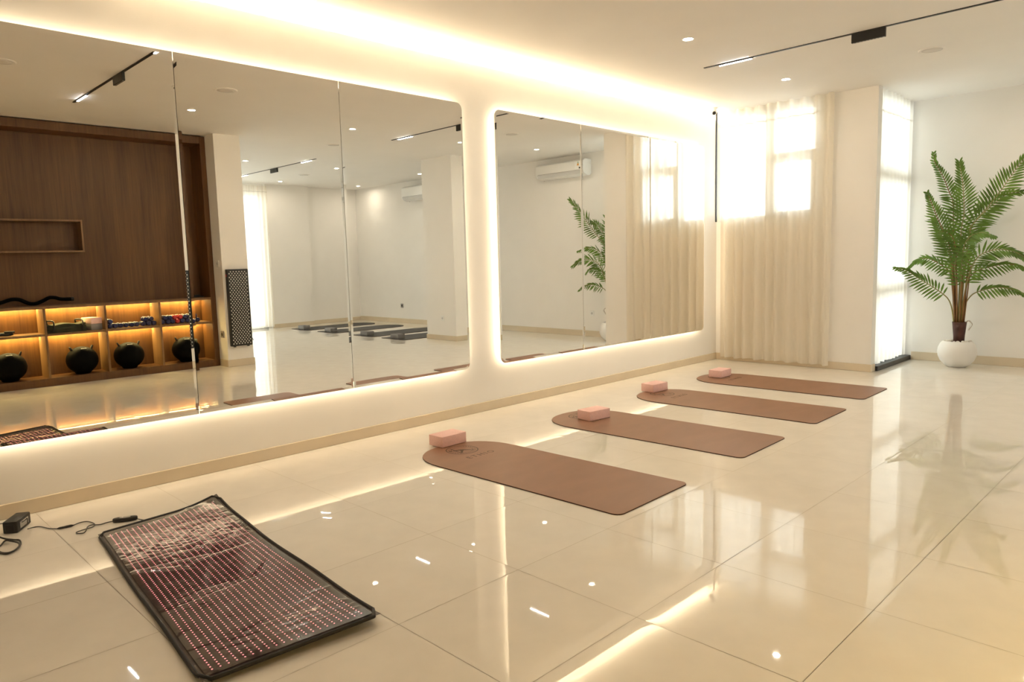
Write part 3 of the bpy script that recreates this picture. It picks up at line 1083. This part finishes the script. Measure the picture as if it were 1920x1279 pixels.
# ------------------------------------------------------------------ oak wall unit (behind the viewpoint, seen in the mirror)
unit = thing('oak_wall_unit', 'built in oak wall unit with lit open shelves and tall recessed back', 'shelving')
XBACK = 5.32
UY0, UY1 = -1.30, PY0 - .004
in1 = 3.82
MB().box(XBACK, XBACK + .03, UY0, UY1, 0, ZC - .012).build('back_panel', 'oak', unit)
MB().box(XW, XBACK, in1, UY1, 0.0, ZC - .012).build('side_panel', 'oak', unit, bevel=.002, segs=1)
MB().box(XW, XBACK, UY0, in1, ZC - .105, ZC - .012).build('top_rail', 'oak', unit, bevel=.002, segs=1)
MB().box(XW, XBACK, UY0, in1, 0.0, .088).build('plinth', 'oak', unit, bevel=.002, segs=1)
MB().box(XW, XBACK, UY0, in1, .872, .902).build('ledge', 'oak_light', unit, bevel=.002, segs=1)
divs = [1.96 - .61 * k for k in range(5, 0, -1)] + [1.96, 2.575, 3.185]
edges = [UY0 + .0] + divs + [in1]
for y in divs:
    MB().box(XW + .002, XBACK, y - .012, y + .012, .088, .872).build('divider', 'oak_light', unit, bevel=.0015, segs=1)
for a, b_ in zip(edges[:-1], edges[1:]):
    ya, yb = a + .013, b_ - .013
    if yb - ya < .2:
        continue
    MB().box(XW + .004, XBACK, ya, yb, .565, .590).build('shelf', 'oak_light', unit, bevel=.0015, segs=1)
    for zz in (.8715, .5645):
        s_ = MB().quad((5.268, ya + .02, zz), (5.280, ya + .02, zz), (5.280, yb - .006, zz), (5.268, yb - .006, zz)).build('led_strip', 'led_amber', unit, recalc=False)
        if s_.data.polygons[0].normal.z > 0:
            s_.data.flip_normals()
# open box niche on the back
nb = [(5.15, XBACK, 0.4, 2.46, 1.50, 1.52), (5.15, XBACK, 0.4, 2.46, 1.852, 1.872), (5.15, XBACK, 2.44, 2.46, 1.52, 1.852), (5.15, XBACK, 0.4, 0.42, 1.52, 1.852)]
for q in nb:
    MB().box(*q).build('niche_board', 'oak_light', unit, bevel=.0015, segs=1)


# things on the shelves
def ball(label, loc, rz, k):
    t = thing('medicine_ball', label, 'ball', loc, rz, 'black medicine balls in the lower shelves')
    R = .168
    prof = []
    for q in range(0, 17):
        a = -math.pi / 2 + math.pi * q / 16
        prof.append((max(.012, R * math.cos(a)), .158 + (.158 if q < 17 else 0) * math.sin(a)))
    prof = [(r, max(z, .004 * 0 + z)) for r, z in prof]
    prof[0] = (.074, .0005); prof[1] = (.079, .005); prof[2] = (.085, .017)
    MB().lathe(prof, 28).build('ball_body', 'black_vinyl', t, smooth='all')
    # seams and two grip tabs
    for s_ in (-1, 1):
        b = MB()
        y = s_ * .105
        b.add([(-.018, y - s_ * .02, .268), (.018, y - s_ * .02, .268), (.018, y + s_ * .012, .325), (-.018, y + s_ * .012, .325),
               (-.018, y + s_ * .004, .262), (.018, y + s_ * .004, .262), (.018, y + s_ * .024, .316), (-.018, y + s_ * .024, .316)],
              [(0, 1, 2, 3), (4, 5, 6, 7), (0, 1, 5, 4), (1, 2, 6, 5), (2, 3, 7, 6), (3, 0, 4, 7)])
        b.build('grip_tab', 'black_rubber', t, bevel=.004, segs=1)
    b = MB()
    rr = random.Random(k)
    for i in range(6):
        a0 = -.36 + .12 * i
        el = math.radians(57)
        vs = []
        for (da, de) in ((0, 0), (.07, 0), (.07, .09), (0, .09)):
            a, e = a0 + da, el + de
            vs.append((-(R + .001) * math.cos(e) * math.cos(a), (R + .001) * math.cos(e) * math.sin(a), .158 + .1605 * math.sin(e)))
        b.add(vs, [(0, 1, 2, 3)])
    b.build('weight_marking', 'white_print', t, recalc=False)
    return t


bl = [(1.61, 'black medicine ball in the leftmost lower shelf compartment, at the picture edge'),
      (2.325, 'black medicine ball below the folded dark mat and pink block'),
      (2.835, 'black medicine ball below the short row of blue dumbbells'),
      (3.515, 'black medicine ball below the red dumbbells')]
for k, (y, lab) in enumerate(bl):
    ball(lab, (5.14, y, .0885), (.05, -.1, .06, .12)[k], k)


def dumbbell(name, mat):
    t = thing(name, '', 'dumbbell')
    r = .030
    for s_ in (-1, 1):
        h = [(.012, 0), (.024, .0015), (r, .010), (r, .036), (.024, .0455), (.010, .047)]
        MB().lathe(h, 8, (s_ * .062 - (.047 if s_ > 0 else 0) + (.0 if s_ > 0 else .0) - (0 if s_ > 0 else 0), 0, r), axis='X').build('head', mat, t, smooth=True)
    MB().lathe([(.0125, -.05), (.0145, 0), (.0125, .05)], 12, (0, 0, r), axis='X').build('handle', mat, t, smooth='all')
    return t


spots = []   # (y, z, colour): dumbbells lie pointing at the viewer
Z0 = .5905
r2 = .0525
for y, lvl in [(2.635, 0), (2.640, 1), (2.690, 0)]:
    spots.append((y, Z0 + lvl * r2, 'b', 'of the pile by the pink block'))
for k in range(4):
    spots.append((2.752 + .062 * k, Z0, 'b', 'of the flat row'))
for y, lvl in [(3.010, 0), (3.071, 0), (3.133, 0), (3.040, 1), (3.101, 1)]:
    spots.append((y, Z0 + lvl * r2, 'b', 'of the small pyramid'))
for y, lvl, c in [(3.236, 0, 'b'), (3.297, 0, 'b'), (3.358, 0, 'b'), (3.266, 1, 'b'), (3.327, 1, 'b'), (3.419, 0, 'r'), (3.388, 1, 'r'), (3.449, 1, 'r'),
                  (3.480, 0, 'b'), (3.541, 0, 'b'), (3.602, 0, 'b'), (3.663, 0, 'b'), (3.571, 1, 'b'), (3.632, 1, 'b'), (3.510, 1, 'b')]:
    spots.append((y, Z0 + lvl * r2, c, 'of the heap above the last ball'))
protos = {}
ordn = {}
names_ = ['first', 'second', 'third', 'fourth', 'fifth', 'sixth', 'seventh', 'eighth', 'ninth', 'tenth', 'eleventh', 'twelfth', 'thirteenth']
for (y, z, c, where) in sorted(spots, key=lambda s_: (s_[3], round(s_[1], 2), s_[0])):
    key = (c, where, round(z, 3))
    ordn[key] = ordn.get(key, 0) + 1
    lab = '%s dumbbell, %s from left, %s layer %s' % ('blue' if c == 'b' else 'red', names_[ordn[key] - 1], 'bottom' if z < Z0 + .01 else 'top', where)
    loc = (5.13 + random.uniform(-.01, .01), y, z)
    if c not in protos:
        protos[c] = dumbbell('dumbbell', 'vinyl_blue' if c == 'b' else 'vinyl_red')
        protos[c].location = loc
        protos[c].rotation_euler = (0, 0, random.uniform(-.08, .08))
        tag(protos[c], lab, 'dumbbell', 'vinyl dumbbells on the upper shelves')
    else:
        dup(protos[c], loc, random.uniform(-.08, .08), lab, 'vinyl dumbbells on the upper shelves')

fm = thing('folded_mat', 'folded dark olive mat with black straps in the lit shelf', 'folded mat', (5.15, 2.175, .5905))
for q, (h0, h1, w) in enumerate([(0, .034, .17), (.034, .064, .168), (.064, .088, .16)]):
    vs, fs = [], []
    n = 22
    for i in range(n + 1):
        y = -.195 + .39 * i / n
        lift = (.012 * math.cos(y * 16) * (q / 2)) + (.018 * q * max(0, abs(y) - .12) / .1)
        for (x, z) in ((-.12, h0), (-.12, h1), (.12, h1), (.12, h0)):
            vs.append((x * w / .17, y, z + (lift if z > h0 or q else 0)))
    for i in range(n):
        for m in range(4):
            fs.append((i * 4 + m, (i + 1) * 4 + m, (i + 1) * 4 + (m + 1) % 4, i * 4 + (m + 1) % 4))
    fs += [(0, 1, 2, 3), tuple(n * 4 + x for x in (3, 2, 1, 0))]
    MB().add(vs, fs).build('fold_layer', 'olive_fabric', fm, smooth=True)
for y in (-.14, .15):
    MB().tube(smooth_path([(-.125, y, .02), (-.128, y + .01, .07), (-.06, y + .02, .128), (.04, y - .02, .13), (.12, y, .09)], 5), .009, 6).build('strap', 'black_rubber', fm, smooth='all')
pg = make_block('grey foam block in the lit shelf below a pink one', 'foam_grey', 'blocks stacked in the oak unit')
pg.location = (5.14, 2.462, .5905); pg.rotation_euler = (0, 0, 1.35)
pg.scale = (.9, .9, .95)
pp = make_block('pink foam block on top of the grey block in the lit shelf', 'foam_pink', 'blocks stacked in the oak unit')
pp.location = (5.14, 2.460, .6632); pp.rotation_euler = (0, 0, 1.30)
pp.scale = (.9, .9, .95)
# black item at the picture's edge and the flat one on the ledge
bt = thing('foot_strap', 'black padded strap end at the left edge of the lit shelf', 'strap', (5.10, 1.62, .5905))
MB().tube(smooth_path([(0, -.20, .022), (0, -.1, .026), (.01, 0, .022), (0, .05, .03)], 5), .021, 8).build('strap_body', 'black_rubber', bt, smooth='all')
MB().tube([(0, -.03, .045), (0, .065, .043)], .012, 8).build('strap_end', 'black_rubber', bt, smooth='all')
ts = thing('small_tray', 'flat black tray on the oak ledge beside the side panel', 'tray', (5.24, 3.72, .9025))
MB().box(-.05, .05, -.09, .09, 0, .016).build('tray_base', 'black_rubber', ts, bevel=.004, segs=1)
MB().box(-.03, .03, -.05, .05, .016, .030).build('tray_lid', 'black_metal', ts, bevel=.004, segs=1)
wb = thing('wave_bar', 'black wavy exercise bar lying on the oak ledge', 'exercise bar', (5.22, 0, .9025))
pts = [(0, 1.20, .07), (0, 1.38, .045), (0, 1.52, .038), (0, 1.61, .055), (0, 1.70, .082), (0, 1.78, .078), (0, 1.86, .035), (0, 1.93, .024), (0, 2.00, .05), (0, 2.07, .085), (0, 2.13, .082), (0, 2.19, .062), (0, 2.30, .058)]
MB().tube(smooth_path(pts, 5), .021, 10).build('bar', 'black_vinyl', wb, smooth='all')
for y, s_ in ((2.285, 1),):
    MB().tube([(0, y, .058), (0, y + .03, .058)], .0225, 10).build('end_cap', 'black_rubber', wb, smooth='all')

# ------------------------------------------------------------------ light panel on the pillar, sockets
lp = thing('therapy_lamp', 'tall black panel dotted with white lenses hung on the pillar', 'therapy lamp', (4.75, 4.06, .76))
MB().box(-.062, -.004, -.140, .140, -.495, .495).build('housing', 'black_metal', lp, bevel=.008, segs=2, smooth=True)
b = MB()
for i in range(40):
    for j in range(6 if i % 2 else 7):
        y = -.112 + .0373 * j + (.0187 if i % 2 else 0)
        z = -.462 + .0237 * i
        b.lathe([(.0085, 0), (.0075, -.002), (.003, -.003)], 8, (-.0622, y, z), axis='X')
o = b.build('lenses', 'panel_lens', lp)
o['kind'] = 'stuff'
MB().box(-.045, -.025, -.1425, -.1395, .40, .43).build('switch', 'red_button', lp)
for y in (-.09, .09):
    MB().box(-.05, -.02, y - .012, y + .012, -.508, -.494).build('foot', 'black_metal', lp)
MB().tube(smooth_path([(-.03, .13, -.42), (-.035, .15, -.41), (-.03, .165, -.44)], 4), .004, 6).build('cord_stub', 'cable_black', lp)


def socket(label, loc, rz, mat='white_plastic'):
    t = thing('wall_socket', label, 'socket', loc, rz, 'wall sockets')
    MB().box(-.043, .043, -.009, 0, -.043, .043).build('plate', mat, t, bevel=.003, segs=1)
    MB().lathe([(.021, 0), (.021, -.0015), (.018, -.002)], 16, (0, -.009, 0), axis='Y').build('insert', 'white_frame' if mat == 'white_plastic' else 'black_rubber', t)
    for x in (-.008, .008):
        MB().lathe([(.003, 0), (.003, -.001)], 8, (x, -.011, 0), axis='Y').build('contact_hole', 'black_rubber', t)
    return t


socket('wall socket low on the white column seen in the mirror', (4.78, 7.499, .36), 0)
socket('grey wall socket low on the back wall of the open room', (8.20, L2 - .001, .37), 0, 'steel_plate')
socket('white wall socket low on the back wall, mirrored beside the palm', (3.02, L2 - .001, .38), 0)
socket('grey socket on the pillar side facing the oak unit', (4.87, PY0 - .001, .42), 0, 'steel_plate')
socket('switch plate at hand height on the pillar side', (4.87, PY0 - .001, 1.33), 0)


# ------------------------------------------------------------------ air conditioners
def aircon(label, x0, x1, z0, z1):
    t = thing('air_conditioner', label, 'air conditioner', ((x0 + x1) / 2, L2, z0), 0, 'split air conditioners')
    h, w = z1 - z0, (x1 - x0) / 2
    prof = [(0, .03), (0, h), (-.15, h), (-.205, h - .03), (-.215, .08), (-.185, .03), (-.10, 0), (-.05, 0)]
    vs = [(-w, y, z) for y, z in prof] + [(w, y, z) for y, z in prof]
    n = len(prof)
    MB().add(vs, [tuple(range(n)), tuple(range(n, 2 * n))] + [(k, (k + 1) % n, (k + 1) % n + n, k + n) for k in range(n)]).build('casing', 'white_plastic', t, bevel=.006, segs=2, smooth=True)
    MB().add([(-w * .92, -.212, .074), (w * .92, -.212, .074), (w * .92, -.184, .026), (-w * .92, -.184, .026),
              (-w * .92, -.219, .070), (w * .92, -.219, .070), (w * .92, -.191, .022), (-w * .92, -.191, .022)],
             [(0, 1, 2, 3), (4, 5, 6, 7), (0, 1, 5, 4), (1, 2, 6, 5), (2, 3, 7, 6), (3, 0, 4, 7)]).build('louver', 'white_frame', t)
    MB().box(-w * .9, w * .9, -.2165, -.211, .078, .084).build('seam', 'steel_plate', t)
    st = MB().box(-w + .03, -w + .16, -.2195, -.2125, .09, h - .035).build('sticker', 'sticker', t)
    MB().box(-w + .045, -w + .075, -.2205, -.2195, .10, .125).build('sticker_mark', 'black_rubber', t)
    MB().add([(-w + .075, -.2205, .15), (-w + .115, -.2205, .15), (-w + .10, -.2205, .185), (-w + .08, -.2205, .185)], [(0, 1, 2, 3)]).build('sticker_bars', 'sticker_orange', t)
    MB().add([(-w + .08, -.2205, .187), (-w + .10, -.2205, .187), (-w + .092, -.2205, .21), (-w + .085, -.2205, .21)], [(0, 1, 2, 3)]).build('sticker_bars', 'sticker_green', t)
    MB().tube(smooth_path([(w, -.06, .16), (w + .035, -.05, .17), (w + .03, -.03, .08), (w - .02, -.02, .0)], 5), .012, 8).build('pipe', 'white_frame', t, smooth='all')
    return t


aircon('white air conditioner reflected in the mirror nearer the window', 3.00, 4.02, 2.59, 2.845)
aircon('white air conditioner half hidden by the column in the mirror', 6.90, 7.78, 2.53, 2.82)

# ------------------------------------------------------------------ ceiling fittings
def downlight(loc, label):
    t = thing('downlight', label, 'ceiling light', loc, 0, 'recessed downlights')
    MB().lathe([(.046, 0), (.046, -.003), (.040, -.006), (.034, -.003), (.033, 0)], 24).build('trim_ring', 'white_plastic', t, smooth=True)
    o = MB().lathe([(.033, -.0012), (.002, -.0010)], 24, cap=False).build('lens', 'lamp_white', t, recalc=False)
    return t


dl = [((1.37, 5.09), 'recessed downlight nearest the ceiling above the second mat'), ((1.30, 6.97), 'recessed downlight closest to the curtained window'),
      ((3.55, 3.17), 'recessed downlight mirrored just right of the first seam'), ((3.48, 5.10), 'recessed downlight mirrored right of the second seam'),
      ((3.46, 6.85), 'recessed downlight mirrored beside the edge of the shelf mirror'), ((3.28, 8.23), 'recessed downlight mirrored above the air conditioner'),
      ((6.80, 6.90), 'recessed downlight mirrored left of the second seam'), ((6.78, 5.25), 'recessed downlight mirrored close to the pillar edge'),
      ((9.05, 8.80), 'recessed downlight mirrored near the far corner'), ((9.10, 7.03), 'recessed downlight mirrored above the far curtain'),
      ((6.65, 8.60), 'recessed downlight mirrored left of the column'), ((1.37, 3.17), 'recessed downlight out of view above the first mat'), ((1.37, 1.25), 'recessed downlight out of view above the light mat')]
for (x, y), lab in dl:
    downlight((x, y, ZC), lab)


def track(x0, x1, y, label):
    t = thing('track_light', label, 'track light', ((x0 + x1) / 2, y, ZC), 0, 'magnetic ceiling tracks')
    h = (x1 - x0) / 2
    MB().box(-h, h, -.0115, .0115, -.006, 0).build('rail', 'black_metal', t)
    for c in (-.79 * h, .79 * h):
        lm = MB().box(c - .155, c + .155, -.010, .010, -.014, -.006).build('linear_lamp', 'black_metal', t)
        o = MB().box(c - .15, c + .15, -.0095, .0095, -.0165, -.0141).build('diffuser', 'lamp_linear', lm)
    gx = -.04
    gl = MB().box(gx - .122, gx + .122, -.0125, .0125, -.075, -.006).build('grille_lamp', 'black_metal', t, bevel=.002, segs=1)
    for k in range(10):
        cx = gx - .108 + .024 * k
        MB().lathe([(.0085, 0), (.004, -.001)], 8, (cx, 0, -.0752)).build('grille_cell', 'steel_plate', gl)
    return t


track(1.0, 3.87, 5.97, 'black ceiling track seen directly, white lamp and dark grille box')
track(1.2, 3.87, 2.15, 'black ceiling track mirrored above the oak unit')
track(5.98, 8.85, 6.03, 'small far black ceiling track mirrored beside the pillar')


def disc(loc, label):
    t = thing('ceiling_speaker', label, 'speaker', loc, 0, 'round ceiling speakers')
    MB().lathe([(.105, 0), (.105, -.003), (.098, -.008), (.090, -.006)], 36).build('ring', 'ceiling_paint', t, smooth=True)
    MB().lathe([(.0895, -.0055), (.05, -.0075), (.004, -.0085)], 36).build('grille', 'speaker_grille', t, smooth='all')
    return t


for (x, y), lab in [((2.56, 6.97), 'flat round ceiling speaker above the last two mats'), ((2.49, 3.08), 'round ceiling speaker mirrored in the middle panel'),
                    ((2.64, 1.34), 'round ceiling speaker mirrored at the left picture edge'), ((7.93, 6.9), 'round ceiling speaker mirrored in the far room'),
                    ((4.66, 5.55), 'round ceiling speaker mirrored across the second seam')]:
    disc((x, y, ZC), lab)

cc = thing('security_camera', 'small white dome security camera on the ceiling by the curtain corner', 'camera', (0.15, 7.64, ZC))
MB().lathe([(.045, 0), (.045, -.012), (.036, -.020), (.03, -.03)], 24).build('base', 'white_plastic', cc, smooth=True)
hd = MB().lathe([(.008, -.034), (.026, -.028), (.036, -.010), (.036, .010), (.028, .026), (.010, .034)], 20, (0, 0, -.048)).build('head', 'white_plastic', cc, smooth='all')
le = MB().lathe([(.020, 0), (.020, .006), (.012, .009), (.002, .010)], 16).build('lens', 'black_metal', cc, smooth=True)
le.location = (.020, -.022, -.062)
le.rotation_euler = Vector((.55, -.62, -.45)).to_track_quat('Z', 'Y').to_euler()

print('tiles', ntile, 'objects', len(bpy.data.objects), 'tris', sum(len(o.data.polygons) * 2 for o in bpy.data.objects if o.type == 'MESH'))
